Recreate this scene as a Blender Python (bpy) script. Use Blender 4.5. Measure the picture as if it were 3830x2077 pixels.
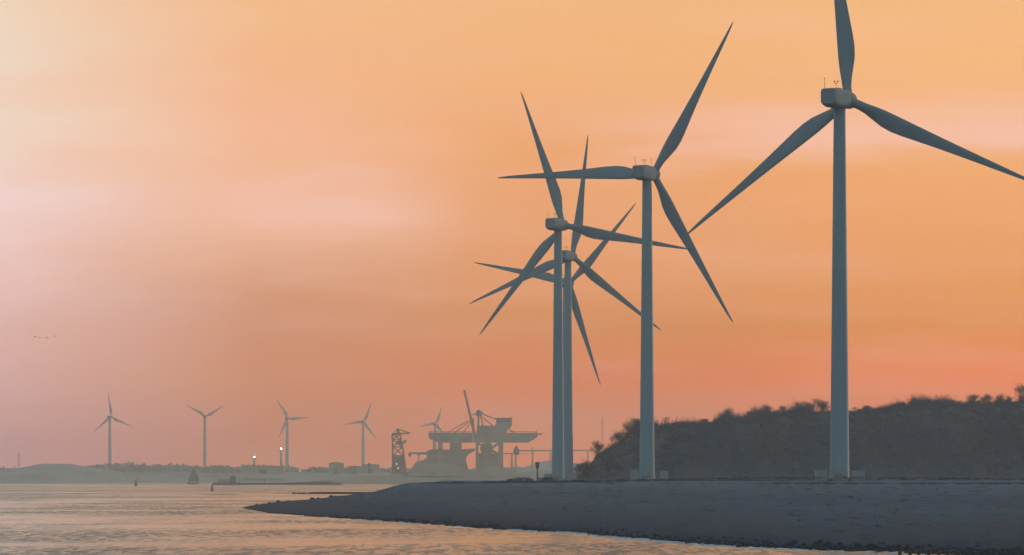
import bpy, math, random
import numpy as np
from mathutils import Vector, Matrix, noise

for o in list(bpy.data.objects):
    bpy.data.objects.remove(o)
scene = bpy.context.scene
col = scene.collection
random.seed(7)
rng = np.random.default_rng(7)
R_ = math.radians

# ------------------------------------------------------------------ camera
F, CX, HZ, HC = 21800.0, 1915.0, 1788.0, 6.0      # focal length / centre / horizon row of the 3830 px photo, eye height
cam_d = bpy.data.cameras.new('camera')
cam = bpy.data.objects.new('camera', cam_d)
col.objects.link(cam)
cam.location = (0, 0, HC)
cam.rotation_euler = (R_(90), 0, 0)
cam_d.sensor_width = 36
cam_d.lens = F / 3830 * 36
cam_d.shift_y = (HZ - 2077 / 2) / 3830
cam_d.clip_start, cam_d.clip_end = 1, 60000
scene.camera = cam

scene.render.engine = 'CYCLES'
scene.cycles.use_denoising = True
scene.cycles.max_bounces = 8
scene.cycles.volume_bounces = 1
scene.view_settings.view_transform = 'Standard'
scene.view_settings.look = 'None'
scene.view_settings.exposure = 0
scene.view_settings.gamma = 1


def lin(r, g, b):
    f = lambda c: (c / 255 / 12.92) if c / 255 <= 0.04045 else ((c / 255 + 0.055) / 1.055) ** 2.4
    return (f(r), f(g), f(b), 1)


# ------------------------------------------------------------------ sky
SUN_AZ, SUN_EL = 46.0, 5.0          # degrees to the right of the view, and above the horizon
world = bpy.data.worlds.new('World')
scene.world = world
world.use_nodes = True
nt = world.node_tree
for n in list(nt.nodes):
    nt.nodes.remove(n)
N = lambda t: nt.nodes.new(t)
L = lambda a, b: nt.links.new(a, b)


def m(op, a, b=None, c=None, clamp=False):
    n = N('ShaderNodeMath'); n.operation = op; n.use_clamp = clamp
    for i, v in enumerate((a, b, c)):
        if v is None: continue
        if isinstance(v, (int, float)): n.inputs[i].default_value = v
        else: L(v, n.inputs[i])
    return n.outputs[0]


def step(v, a, b, smooth=True):
    n = N('ShaderNodeMapRange'); n.interpolation_type = 'SMOOTHSTEP' if smooth else 'LINEAR'
    L(v, n.inputs[0]); n.inputs[1].default_value = a; n.inputs[2].default_value = b
    n.inputs[3].default_value = 0; n.inputs[4].default_value = 1
    return n.outputs[0]


def ramp(v, stops):
    n = N('ShaderNodeValToRGB'); L(v, n.inputs[0]); e = n.color_ramp.elements
    while len(e) < len(stops): e.new(0.5)
    for k, (p, c) in enumerate(stops):
        e[k].position = p; e[k].color = c
    return n.outputs[0]


def mixc(f, a, b, mode='MIX'):
    n = N('ShaderNodeMix'); n.data_type = 'RGBA'; n.blend_type = mode
    if isinstance(f, (int, float)): n.inputs[0].default_value = f
    else: L(f, n.inputs[0])
    for i, v in ((6, a), (7, b)):
        if isinstance(v, tuple): n.inputs[i].default_value = v
        else: L(v, n.inputs[i])
    return n.outputs[2]


tc = N('ShaderNodeTexCoord')
sep = N('ShaderNodeSeparateXYZ'); L(tc.outputs['Generated'], sep.inputs[0])
az = m('MULTIPLY', m('ARCTAN2', sep.outputs[0], sep.outputs[1]), 57.2958)
el = m('MULTIPLY', m('ARCSINE', sep.outputs[2]), 57.2958)
e6 = step(el, 0, 6, False)
# dusk colours low in the west (linear RGB): four bearings from the view, horizon to 4.7 degrees up
SKY_AZ = [-5.0, -2.5, 0.5, 5.0]
SKY_EL = [0.3, 0.6, 1.0, 1.5, 2.0, 2.6, 3.3, 4.0, 4.7]
#SKYTAB0
SKY_TAB = [[(0.767, 0.313, 0.381), (0.979, 0.427, 0.416), (0.930, 0.491, 0.468), (0.907, 0.533, 0.498), (0.964, 0.606, 0.553), (0.992, 0.704, 0.689), (0.948, 0.718, 0.589), (0.916, 0.711, 0.567), (0.901, 0.702, 0.534)],
           [(0.833, 0.171, 0.060), (0.924, 0.201, 0.057), (0.826, 0.247, 0.090), (0.772, 0.289, 0.150), (0.773, 0.323, 0.160), (0.950, 0.460, 0.240), (0.992, 0.497, 0.300), (0.958, 0.472, 0.246), (0.941, 0.492, 0.238)],
           [(1.050, 0.190, 0.030), (1.050, 0.190, 0.030), (0.949, 0.181, 0.015), (0.804, 0.261, 0.061), (0.892, 0.336, 0.122), (0.902, 0.366, 0.145), (0.910, 0.377, 0.127), (0.942, 0.452, 0.186), (0.925, 0.469, 0.205)],
           [(1.226, 0.205, 0.015), (1.226, 0.205, 0.015), (1.226, 0.205, 0.015), (0.926, 0.265, 0.015), (0.925, 0.340, 0.092), (0.952, 0.381, 0.125), (0.955, 0.430, 0.160), (0.968, 0.474, 0.197), (0.936, 0.476, 0.186)]]
#SKYTAB1
cv = N('ShaderNodeCombineXYZ'); L(m('MULTIPLY', az, 0.35), cv.inputs[0]); L(m('MULTIPLY', el, 2.6), cv.inputs[1])
cn = N('ShaderNodeTexNoise'); L(cv.outputs[0], cn.inputs['Vector']); cn.inputs['Scale'].default_value = 1.0; cn.inputs['Detail'].default_value = 5
wob = m('MULTIPLY', m('SUBTRACT', cn.outputs['Fac'], 0.5), 0.8)
cols4 = [ramp(e6, [(e_ / 6, (*c_, 1)) for e_, c_ in zip(SKY_EL, row)]) for row in SKY_TAB]
az_w = m('ADD', az, m('MULTIPLY', wob, 2.2))
west = cols4[0]
for k in range(3):
    west = mixc(step(az_w, SKY_AZ[k], SKY_AZ[k + 1], k > 0), west, cols4[k + 1])
# thin pink stratus
def band(e0, w, a0, a1, a2, a3, amt):
    d = m('DIVIDE', m('SUBTRACT', m('ADD', el, wob), e0), w)
    g = m('EXPONENT', m('MULTIPLY', m('MULTIPLY', d, d), -1))
    s = m('MULTIPLY', step(az, a0, a1), m('SUBTRACT', 1, step(az, a2, a3)))
    return m('MULTIPLY', m('MULTIPLY', g, s), amt)


clouds = m('ADD', m('ADD', band(3.42, 0.26, -0.6, 3.0, 60, 90, 0.75), band(2.66, 0.30, -4.4, -2.2, -1.7, -0.2, 0.95)), band(2.15, 0.3, -5, -3, -1.2, -0.2, 0.25), clamp=True)
streak = m('MULTIPLY', step(cn.outputs['Fac'], 0.40, 0.75), 0.20)
west = mixc(m('ADD', clouds, streak, clamp=True), west, lin(255, 196, 174))
# rest of the dome: blue-grey dusk overhead and behind
dome = ramp(step(el, 0, 90, False), [(0.0, (0.150, 0.235, 0.290, 1)), (0.25, (0.34, 0.45, 0.52, 1)), (1.0, (0.31, 0.42, 0.50, 1))])
away = m('ABSOLUTE', az)
wfac = m('MULTIPLY', m('SUBTRACT', 1, step(el, 6, 28)), m('SUBTRACT', 1, step(away, 25, 85)))
glow = mixc(wfac, dome, west)
bg1 = N('ShaderNodeBackground'); L(glow, bg1.inputs[0]); bg1.inputs[1].default_value = 1.0
sky = N('ShaderNodeTexSky'); sky.sky_type = 'NISHITA'; sky.sun_disc = False
sky.sun_elevation = R_(SUN_EL); sky.sun_rotation = R_(SUN_AZ); sky.dust_density = 3.0; sky.altitude = 0
bg2 = N('ShaderNodeBackground'); L(sky.outputs[0], bg2.inputs[0]); bg2.inputs[1].default_value = 0.012
addn = N('ShaderNodeAddShader'); L(bg1.outputs[0], addn.inputs[0]); L(bg2.outputs[0], addn.inputs[1])
wo = N('ShaderNodeOutputWorld'); L(addn.outputs[0], wo.inputs['Surface'])

sun_d = bpy.data.lights.new('sun', 'SUN')
sun_d.energy = 0.7; sun_d.angle = R_(0.5); sun_d.color = (1.0, 0.72, 0.5)
sun = bpy.data.objects.new('sun', sun_d); col.objects.link(sun)
sd = Vector((math.sin(R_(SUN_AZ)) * math.cos(R_(SUN_EL)), math.cos(R_(SUN_AZ)) * math.cos(R_(SUN_EL)), math.sin(R_(SUN_EL))))
sun.rotation_euler = sd.to_track_quat('Z', 'Y').to_euler()
sun.location = (300, 200, 200)


# ------------------------------------------------------------------ helpers
def P(px, py, Y):
    """world point seen at photo pixel (px, py) at distance Y"""
    return Vector(((px - CX) / F * Y, Y, HC + (HZ - py) / F * Y))


def tag(o, label=None, cat=None, group=None, kind=None):
    if label: o['label'] = label
    if cat: o['category'] = cat
    if group: o['group'] = group
    if kind: o['kind'] = kind
    return o


def mat(name, color, rough=0.7, var=0.25, scale=(0.3, 0.3, 0.3), metal=0.0, bump=0.0, spec=0.5):
    ma = bpy.data.materials.new(name); ma.use_nodes = True
    t = ma.node_tree; b = t.nodes['Principled BSDF']
    b.inputs['Roughness'].default_value = rough; b.inputs['Metallic'].default_value = metal
    b.inputs['Specular IOR Level'].default_value = spec
    g = t.nodes.new('ShaderNodeNewGeometry')
    mp = t.nodes.new('ShaderNodeMapping'); mp.inputs['Scale'].default_value = scale
    t.links.new(g.outputs['Position'], mp.inputs[0])
    n = t.nodes.new('ShaderNodeTexNoise'); n.inputs['Scale'].default_value = 1; n.inputs['Detail'].default_value = 5
    t.links.new(mp.outputs[0], n.inputs['Vector'])
    r = t.nodes.new('ShaderNodeValToRGB')
    c = Vector(color[:3])
    r.color_ramp.elements[0].position = 0.3; r.color_ramp.elements[1].position = 0.7
    r.color_ramp.elements[0].color = (*(c * (1 - var)), 1); r.color_ramp.elements[1].color = (*(c * (1 + var)), 1)
    t.links.new(n.outputs['Fac'], r.inputs[0]); t.links.new(r.outputs[0], b.inputs['Base Color'])
    if bump:
        bp = t.nodes.new('ShaderNodeBump'); bp.inputs['Strength'].default_value = bump; bp.inputs['Distance'].default_value = 0.3
        t.links.new(n.outputs['Fac'], bp.inputs['Height']); t.links.new(bp.outputs[0], b.inputs['Normal'])
    return ma


def emit_mat(name, color, s):
    ma = bpy.data.materials.new(name); ma.use_nodes = True
    b = ma.node_tree.nodes['Principled BSDF']
    b.inputs['Base Color'].default_value = (0.8, 0.8, 0.8, 1)
    b.inputs['Emission Color'].default_value = (*color, 1); b.inputs['Emission Strength'].default_value = s
    return ma


class MB:
    """collects faces in world coordinates, then links them as one mesh under a parent"""
    def __init__(self): self.v, self.f = [], []

    def add(self, vs, fs):
        b = len(self.v); self.v += [tuple(p) for p in vs]; self.f += [tuple(i + b for i in f) for f in fs]
        return self

    def box(self, a, b):
        (x0, y0, z0), (x1, y1, z1) = a, b
        vs = [(x0, y0, z0), (x1, y0, z0), (x1, y1, z0), (x0, y1, z0), (x0, y0, z1), (x1, y0, z1), (x1, y1, z1), (x0, y1, z1)]
        return self.add(vs, [(0, 3, 2, 1), (4, 5, 6, 7), (0, 1, 5, 4), (1, 2, 6, 5), (2, 3, 7, 6), (3, 0, 4, 7)])

    def prism(self, pts, y0, y1):
        """pts: (x, z) outline, extruded from y0 to y1"""
        n = len(pts)
        vs = [(x, y0, z) for x, z in pts] + [(x, y1, z) for x, z in pts]
        fs = [tuple(range(n)), tuple(range(2 * n - 1, n - 1, -1))] + [(i, i + n, (i + 1) % n + n, (i + 1) % n) for i in range(n)]
        return self.add(vs, fs)

    def beam(self, a, b, w, w2=None, n=4):
        a, b = Vector(a), Vector(b); d = (b - a)
        if d.length < 1e-6: return self
        d.normalize(); up = Vector((0, 0, 1)) if abs(d.z) < 0.95 else Vector((0, 1, 0))
        s = d.cross(up).normalized(); t = s.cross(d)
        w2 = w if w2 is None else w2
        vs = []
        for c, r in ((a, w), (b, w2)):
            for k in range(n):
                g = 2 * math.pi * (k + 0.5) / n
                vs.append(c + (s * math.cos(g) + t * math.sin(g)) * r / 2 * (1.414 if n == 4 else 1))
        fs = [(k, (k + 1) % n, (k + 1) % n + n, k + n) for k in range(n)] + [tuple(range(n - 1, -1, -1)), tuple(range(n, 2 * n))]
        return self.add(vs, fs)

    def lathe(self, prof, c=(0, 0, 0), n=32, axis='z', cap=True):
        vs, fs = [], []
        for r, h in prof:
            for k in range(n):
                g = 2 * math.pi * k / n
                if axis == 'z': p = (c[0] + r * math.cos(g), c[1] + r * math.sin(g), c[2] + h)
                else: p = (c[0] + r * math.cos(g), c[1] + h, c[2] + r * math.sin(g))
                vs.append(p)
        for i in range(len(prof) - 1):
            for k in range(n):
                q = (i * n + k, i * n + (k + 1) % n, (i + 1) * n + (k + 1) % n, (i + 1) * n + k)
                fs.append(q if axis == 'z' else q[::-1])
        if cap:
            b0, b1 = tuple(range(n)), tuple(range((len(prof) - 1) * n, len(prof) * n))
            fs += [b0[::-1], b1] if axis == 'z' else [b0, b1[::-1]]
        return self.add(vs, fs)

    def loft(self, rings, closed_ends=True):
        n = len(rings[0]); vs = [p for r in rings for p in r]; fs = []
        for i in range(len(rings) - 1):
            for k in range(n):
                fs.append((i * n + k, i * n + (k + 1) % n, (i + 1) * n + (k + 1) % n, (i + 1) * n + k))
        if closed_ends:
            fs += [tuple(range(n - 1, -1, -1)), tuple(range((len(rings) - 1) * n, len(rings) * n))]
        return self.add(vs, fs)

    def mesh(self, name, ma, origin=(0, 0, 0), smooth=False):
        me = bpy.data.meshes.new(name)
        o = Vector(origin)
        me.from_pydata([tuple(Vector(p) - o) for p in self.v], [], self.f)
        me.materials.append(ma)
        if smooth:
            me.polygons.foreach_set('use_smooth', [True] * len(me.polygons))
            try: me.set_sharp_from_angle(angle=R_(35))
            except Exception: pass
        me.update()
        return me

    def build(self, name, ma, parent=None, smooth=False, root=None, local=False):
        """vertices are world coordinates; root = the top-level Empty whose location they are made relative to"""
        root = root or parent
        org = Vector(root.location) if (root is not None and not local) else Vector((0, 0, 0))
        o = bpy.data.objects.new(name, self.mesh(name, ma, org, smooth))
        col.objects.link(o)
        if parent: o.parent = parent
        return o


def obj(name, me, parent=None, loc=(0, 0, 0), rot=(0, 0, 0)):
    o = bpy.data.objects.new(name, me); col.objects.link(o)
    if parent: o.parent = parent
    o.location = loc; o.rotation_euler = rot
    return o


def solo(name, mb, ma, loc, label, cat, group=None, kind=None, smooth=False):
    o = bpy.data.objects.new(name, mb.mesh(name, ma, loc, smooth)); col.objects.link(o)
    o.location = loc
    return tag(o, label, cat, group, kind)


def empty(name, loc, rz=0, label=None, cat=None, group=None):
    o = bpy.data.objects.new(name, None); col.objects.link(o)
    o.location = loc; o.rotation_euler = (0, 0, rz)
    return tag(o, label, cat, group)


def copy_tree(o, parent=None):
    c = o.copy(); col.objects.link(c); c.parent = parent
    for ch in list(o.children): copy_tree(ch, c)
    return c


def quads_obj(name, arr, ma):
    arr = np.concatenate(arr); nq = len(arr) // 4
    me = bpy.data.meshes.new(name)
    me.vertices.add(len(arr)); me.vertices.foreach_set('co', arr.astype(np.float32).ravel())
    me.loops.add(nq * 4); me.loops.foreach_set('vertex_index', np.arange(nq * 4, dtype=np.int32))
    me.polygons.add(nq); me.polygons.foreach_set('loop_start', np.arange(0, nq * 4, 4, dtype=np.int32))
    me.materials.append(ma); me.update(calc_edges=True); me.validate()
    return me


def interp(x, xs, ys): return float(np.interp(x, xs, ys))


# ------------------------------------------------------------------ materials
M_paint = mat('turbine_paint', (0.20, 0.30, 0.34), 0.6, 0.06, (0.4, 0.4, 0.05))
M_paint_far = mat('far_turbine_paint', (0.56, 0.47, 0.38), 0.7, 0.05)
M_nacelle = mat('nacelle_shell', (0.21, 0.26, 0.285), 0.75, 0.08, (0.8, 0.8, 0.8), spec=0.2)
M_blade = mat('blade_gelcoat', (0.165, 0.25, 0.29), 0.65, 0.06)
M_dark = mat('dark_metal', (0.05, 0.05, 0.055), 0.5, 0.2)
M_red = mat('weathered_red', (0.16, 0.07, 0.06), 0.6, 0.2)
M_cab = mat('cabinet_paint', (0.26, 0.31, 0.32), 0.5, 0.1, (2, 2, 2))
M_concrete = mat('concrete', (0.22, 0.22, 0.21), 0.9, 0.2, (1, 1, 1))
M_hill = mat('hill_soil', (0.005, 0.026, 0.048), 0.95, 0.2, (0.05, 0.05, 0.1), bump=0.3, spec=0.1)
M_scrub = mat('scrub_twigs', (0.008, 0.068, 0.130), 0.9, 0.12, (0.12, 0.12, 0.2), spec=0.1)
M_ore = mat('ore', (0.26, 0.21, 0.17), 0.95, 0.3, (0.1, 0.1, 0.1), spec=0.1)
M_bark = mat('bark', (0.030, 0.032, 0.034), 0.9, 0.3, (1, 1, 1), spec=0.1)
M_rock = mat('basalt', (0.010, 0.024, 0.036), 0.9, 0.3, (0.8, 0.8, 0.8), spec=0.2)
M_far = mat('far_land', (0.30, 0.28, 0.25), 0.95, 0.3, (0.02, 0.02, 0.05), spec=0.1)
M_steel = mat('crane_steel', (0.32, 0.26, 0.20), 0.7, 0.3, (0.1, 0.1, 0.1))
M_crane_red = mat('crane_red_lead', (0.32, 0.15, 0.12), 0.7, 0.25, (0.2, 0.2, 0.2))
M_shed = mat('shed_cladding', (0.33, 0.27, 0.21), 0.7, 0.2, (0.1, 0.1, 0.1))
M_sail = mat('sail_cloth', (0.16, 0.16, 0.16), 0.8, 0.1)
M_hull = mat('hull_paint', (0.05, 0.06, 0.08), 0.5, 0.2)
M_wood = mat('wet_timber', (0.035, 0.030, 0.026), 0.7, 0.3, (3, 3, 1))
M_bird = mat('plumage', (0.22, 0.18, 0.17), 0.8, 0.2)
M_lamp = emit_mat('lamp_glow', (1.0, 0.97, 0.88), 14.0)
M_lamp2 = emit_mat('work_lamp_glow', (1.0, 0.93, 0.85), 1.3)


# ------------------------------------------------------------------ water
def water_mat():
    ma = bpy.data.materials.new('sea_water'); ma.use_nodes = True
    t = ma.node_tree; b = t.nodes['Principled BSDF']
    def nn(x): return t.nodes.new(x)
    lk = t.links.new
    g = nn('ShaderNodeNewGeometry')
    def noi(sx, sy, det, dist=0.0, off=0):
        mp = nn('ShaderNodeMapping'); mp.inputs['Scale'].default_value = (sx, sy, 1); mp.inputs['Location'].default_value = (off, off * 1.7, 0)
        mp.inputs['Rotation'].default_value = (0, 0, R_(4))
        lk(g.outputs['Position'], mp.inputs[0])
        n = nn('ShaderNodeTexNoise'); n.inputs['Scale'].default_value = 1; n.inputs['Detail'].default_value = det
        n.inputs['Distortion'].default_value = dist
        lk(mp.outputs[0], n.inputs['Vector']); return n.outputs['Fac']
    def mm(op, a, c):
        n = nn('ShaderNodeMath'); n.operation = op
        for i, v in enumerate((a, c)):
            if isinstance(v, (int, float)): n.inputs[i].default_value = v
            else: lk(v, n.inputs[i])
        return n.outputs[0]
    def rng_(v, a, c, lo, hi):
        n = nn('ShaderNodeMapRange'); n.interpolation_type = 'SMOOTHSTEP'; lk(v, n.inputs[0])
        for i, q in enumerate((a, c, lo, hi)): n.inputs[i + 1].default_value = q
        return n.outputs[0]
    wind = rng_(noi(0.010, 0.0060, 3, 0.6, 3), 0.38, 0.56, 0.0, 1.0)        # cat's-paws of wind
    fleck = rng_(noi(0.95, 0.085, 5, 0.9, 7), 0.42, 0.60, 0.0, 1.0)          # ripples a metre or two across
    streak = rng_(noi(0.08, 0.008, 4, 0.5, 17), 0.42, 0.66, 0.0, 1.0)
    small = noi(0.75, 0.11, 4, 0.4, 0)
    mid = noi(0.16, 0.03, 4, 0.5, 11)
    amp = mm('ADD', mm('MULTIPLY', wind, 0.9), 0.25)
    h = mm('ADD', mm('MULTIPLY', mm('MULTIPLY', small, 0.30), amp), mm('MULTIPLY', mm('MULTIPLY', mid, 0.5), amp))
    bp = nn('ShaderNodeBump'); bp.inputs['Strength'].default_value = 1.0; bp.inputs['Distance'].default_value = 0.4
    lk(h, bp.inputs['Height']); lk(bp.outputs[0], b.inputs['Normal'])
    b.inputs['Base Color'].default_value = (0.020, 0.030, 0.036, 1)
    fl = mm('MULTIPLY', fleck, mm('ADD', mm('MULTIPLY', wind, 0.14), 0.03))
    ro = mm('ADD', mm('ADD', mm('MULTIPLY', wind, 0.07), 0.135), mm('ADD', fl, mm('MULTIPLY', streak, 0.06)))
    lk(ro, b.inputs['Roughness'])
    b.inputs['IOR'].default_value = 1.33
    return ma


mb = MB()
xs = [-5000, -2500, -1200, -600, -300, -150, -75, 0, 75, 150, 300, 600, 1200, 2500, 5000]
ys = [-900, -300, 0, 200, 400, 600, 800, 1000, 1300, 1700, 2200, 3000, 4000, 5200, 6500, 9400]
vs = [(x, y, 0) for y in ys for x in xs]; nx = len(xs)
mb.add(vs, [(j * nx + i, j * nx + i + 1, (j + 1) * nx + i + 1, (j + 1) * nx + i) for j in range(len(ys) - 1) for i in range(nx - 1)])
tag(mb.build('water', water_mat()), 'rippled sea water reflecting the orange dusk sky', 'water', kind='structure')

# ------------------------------------------------------------------ near embankment (one sheet from shoreline over the crest and plateau)
NPX = [905, 1000, 1200, 1400, 1600, 1800, 2000, 2160, 2250, 2400, 2600, 2800, 3000, 3370, 3560, 3830, 4500, 6000, 9000, 16000]
NPY = [1900, 1918, 1934, 1947, 1961, 1976, 1987, 1994, 2007, 2017, 2036, 2049, 2057, 2069, 2075, 2083, 2105, 2140, 2180, 2230]
# crest line, px -> (py, distance)
CPX = [905, 930, 1040, 1170, 1300, 1340, 1400, 1530, 1640, 1850, 2000, 2400, 3137, 3830, 6000, 9000, 16000]
CPY = [1899.5, 1893, 1877, 1867, 1853, 1846, 1839, 1807, 1804, 1803, 1803, 1805, 1806, 1806, 1808, 1812, 1818]
CYY = [1172, 1180, 1195, 1205, 1230, 1240, 1260, 1300, 1290, 1260, 1230, 1100, 900, 850, 750, 650, 520]


def cols_():
    c = list(np.arange(905, 3860, 9.0)) + list(np.arange(3900, 6000, 60.0)) + list(np.arange(6000, 16001, 500.0))
    return c


def shoreY(px):
    py = interp(px, NPX, NPY) + (noise.noise((px * 0.012, 3.1, 0)) * 2.4 + noise.noise((px * 0.05, 7.7, 0)) * 1.4) * min(1, (px - 905) / 60)
    return HC * F / (py - HZ)


VROWS = [(-0.03, -0.06), (0, 0.0), (0.012, 0.06), (0.03, 0.13), (0.06, 0.19), (0.10, 0.24), (0.16, 0.30), (0.24, 0.38), (0.33, 0.46), (0.43, 0.55), (0.55, 0.65), (0.66, 0.74), (0.78, 0.83), (0.88, 0.92), (0.95, 0.98), (1.0, 1.0)]


def plateau_z(x, y): return 4.95 + 0.35 * min(1, max(0, (x - 5) / 40)) + 0.75 * math.exp(-((x - 50) / 60) ** 2 - ((y - 967) / 120) ** 2) + 0.35 * math.exp(-((x - 25) / 22) ** 2 - ((y - 1350) / 260) ** 2)


mb = MB(); vs = []; C = cols_()
for px in C:
    Yn = shoreY(px); cz = interp(px, CPX, CPY); Yc = interp(px, CPX, CYY)
    zc = HC + (HZ - cz) / F * Yc
    colv = []
    for v, f in VROWS:
        y = Yn + (Yc - Yn) * v; x = (px - CX) / F * y
        z = f * max(zc, 0.05)
        if v > 0:
            k = min(1, zc / 2)
            z += k * (0.10 * noise.noise((x * 0.25, y * 0.03, 0)) + 0.16 * noise.noise((x * 0.05, y * 0.012, 5)))
        colv.append((x, y, z))
    # behind the crest: plateau (right) or straight back into the water (point of the headland)
    w = min(1, max(0, (px - 1500) / 150))
    Yend = Yc + 14 + w * (2500 - Yc)
    for s in (0.04, 0.10, 0.18, 0.3, 0.45, 0.62, 0.8, 0.96, 1.0):
        y = Yc + (Yend - Yc) * s; x = (px - CX) / F * y
        ztop = plateau_z(x, y) + 0.12 * noise.noise((x * 0.1, y * 0.02, 9)) if w > 0 else zc
        zz = zc + (ztop - zc) * min(1, s * 6) * w
        if w < 1: zz = zz * (1 - (s ** 1.6)) * (1 - w) + zz * w - 0.6 * s * (1 - w)
        if s == 1.0: zz = -0.6
        colv.append((x, y, zz))
    vs += colv
nr = len(VROWS) + 9
mb.add(vs, [(i * nr + j, (i + 1) * nr + j, (i + 1) * nr + j + 1, i * nr + j + 1) for i in range(len(C) - 1) for j in range(nr - 1)])


def bank_mat():
    ma = bpy.data.materials.new('dyke_cover'); ma.use_nodes = True
    t = ma.node_tree; b = t.nodes['Principled BSDF']; lk = t.links.new
    g = t.nodes.new('ShaderNodeNewGeometry')
    s = t.nodes.new('ShaderNodeSeparateXYZ'); lk(g.outputs['Position'], s.inputs[0])
    mp = t.nodes.new('ShaderNodeMapping'); mp.inputs['Scale'].default_value = (0.09, 0.012, 0.3); lk(g.outputs['Position'], mp.inputs[0])
    n = t.nodes.new('ShaderNodeTexNoise'); n.inputs['Detail'].default_value = 6; n.inputs['Scale'].default_value = 1; lk(mp.outputs[0], n.inputs['Vector'])
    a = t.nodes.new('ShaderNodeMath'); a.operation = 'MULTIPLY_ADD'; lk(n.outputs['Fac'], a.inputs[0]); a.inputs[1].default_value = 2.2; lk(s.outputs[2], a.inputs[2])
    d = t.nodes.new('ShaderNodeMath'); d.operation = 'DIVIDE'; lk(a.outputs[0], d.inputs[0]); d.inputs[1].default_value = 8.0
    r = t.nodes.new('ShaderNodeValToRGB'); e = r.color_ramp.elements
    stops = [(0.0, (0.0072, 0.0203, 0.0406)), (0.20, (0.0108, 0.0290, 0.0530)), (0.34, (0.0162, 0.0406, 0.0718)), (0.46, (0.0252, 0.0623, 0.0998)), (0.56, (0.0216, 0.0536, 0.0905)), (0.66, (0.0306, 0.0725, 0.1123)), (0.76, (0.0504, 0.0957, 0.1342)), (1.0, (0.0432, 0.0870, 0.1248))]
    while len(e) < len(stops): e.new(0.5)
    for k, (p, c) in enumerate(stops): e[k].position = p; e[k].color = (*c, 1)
    lk(d.outputs[0], r.inputs[0])
    mp2 = t.nodes.new('ShaderNodeMapping'); mp2.inputs['Scale'].default_value = (0.6, 0.10, 1); lk(g.outputs['Position'], mp2.inputs[0])
    n2 = t.nodes.new('ShaderNodeTexNoise'); n2.inputs['Detail'].default_value = 6; n2.inputs['Scale'].default_value = 1; lk(mp2.outputs[0], n2.inputs['Vector'])
    mr = t.nodes.new('ShaderNodeMapRange'); lk(n2.outputs['Fac'], mr.inputs[0]); mr.inputs[1].default_value = 0.3; mr.inputs[2].default_value = 0.7; mr.inputs[3].default_value = 0.72; mr.inputs[4].default_value = 1.28
    mx = t.nodes.new('ShaderNodeVectorMath'); mx.operation = 'SCALE'; lk(r.outputs[0], mx.inputs[0]); lk(mr.outputs[0], mx.inputs[3])
    lk(mx.outputs[0], b.inputs['Base Color'])
    bp = t.nodes.new('ShaderNodeBump'); bp.inputs['Strength'].default_value = 0.2; bp.inputs['Distance'].default_value = 0.2
    lk(n2.outputs['Fac'], bp.inputs['Height']); lk(bp.outputs[0], b.inputs['Normal'])
    b.inputs['Roughness'].default_value = 0.95; b.inputs['Specular IOR Level'].default_value = 0.1
    return ma


tag(mb.build('ground', bank_mat(), smooth=True), 'dark stone-faced embankment sloping down to a point in the water', 'embankment', kind='structure')

# rubble along the waterline and the crest of the point: too many to count
def rock(mbx, c, s, sd):
    rr = random.Random(sd); n = 6; rings = []
    for h, k in ((-0.5, 0.75), (0.0, 1.0), (0.35, 0.8), (0.6, 0.35)):
        rings.append([Vector(c) + Vector((math.cos(6.283 * i / n) * k * s * rr.uniform(0.75, 1.2), math.sin(6.283 * i / n) * k * s * rr.uniform(0.75, 1.2), h * s * rr.uniform(0.8, 1.1))) for i in range(n)])
    mbx.loft(rings)


mb = MB()
for k in range(2600):
    px = random.uniform(915, 4300)
    Yn = shoreY(px); Yc = interp(px, CPX, CYY)
    v = abs(random.gauss(0, 0.012)) - 0.004
    y = Yn + (Yc - Yn) * v; x = (px - CX) / F * y
    z = interp(v, [a for a, _ in VROWS], [b for _, b in VROWS]) * max(HC + (HZ - interp(px, CPX, CPY)) / F * Yc, .05)
    rock(mb, (x, y, z), random.uniform(0.08, 0.26), k)
tag(mb.build('rubble', M_rock), 'dark loose stones lining the waterline of the embankment', 'rubble', kind='stuff')

M_grass = mat('dry_grass', (0.024, 0.092, 0.135), 0.95, 0.3, (0.2, 0.05, 0.2), spec=0.05)


def tufts(c, w, h, n, wid):
    a = rng.uniform(0, 6.283, n); r = rng.uniform(0, 1, n) * w * .5
    b = np.stack([c[0] + r * np.cos(a), c[1] + r * np.sin(a), np.full(n, c[2])], 1)
    d = np.stack([np.cos(a) * rng.uniform(.1, .6, n), np.sin(a) * rng.uniform(.1, .6, n), np.ones(n)], 1) * (h * rng.uniform(.5, 1, n))[:, None]
    sd = np.stack([-np.sin(a + .8), np.cos(a + .8), np.zeros(n)], 1) * wid
    return np.stack([b - sd, b + sd, b + d + sd * .2, b + d - sd * .2], 1).reshape(-1, 3)


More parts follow.
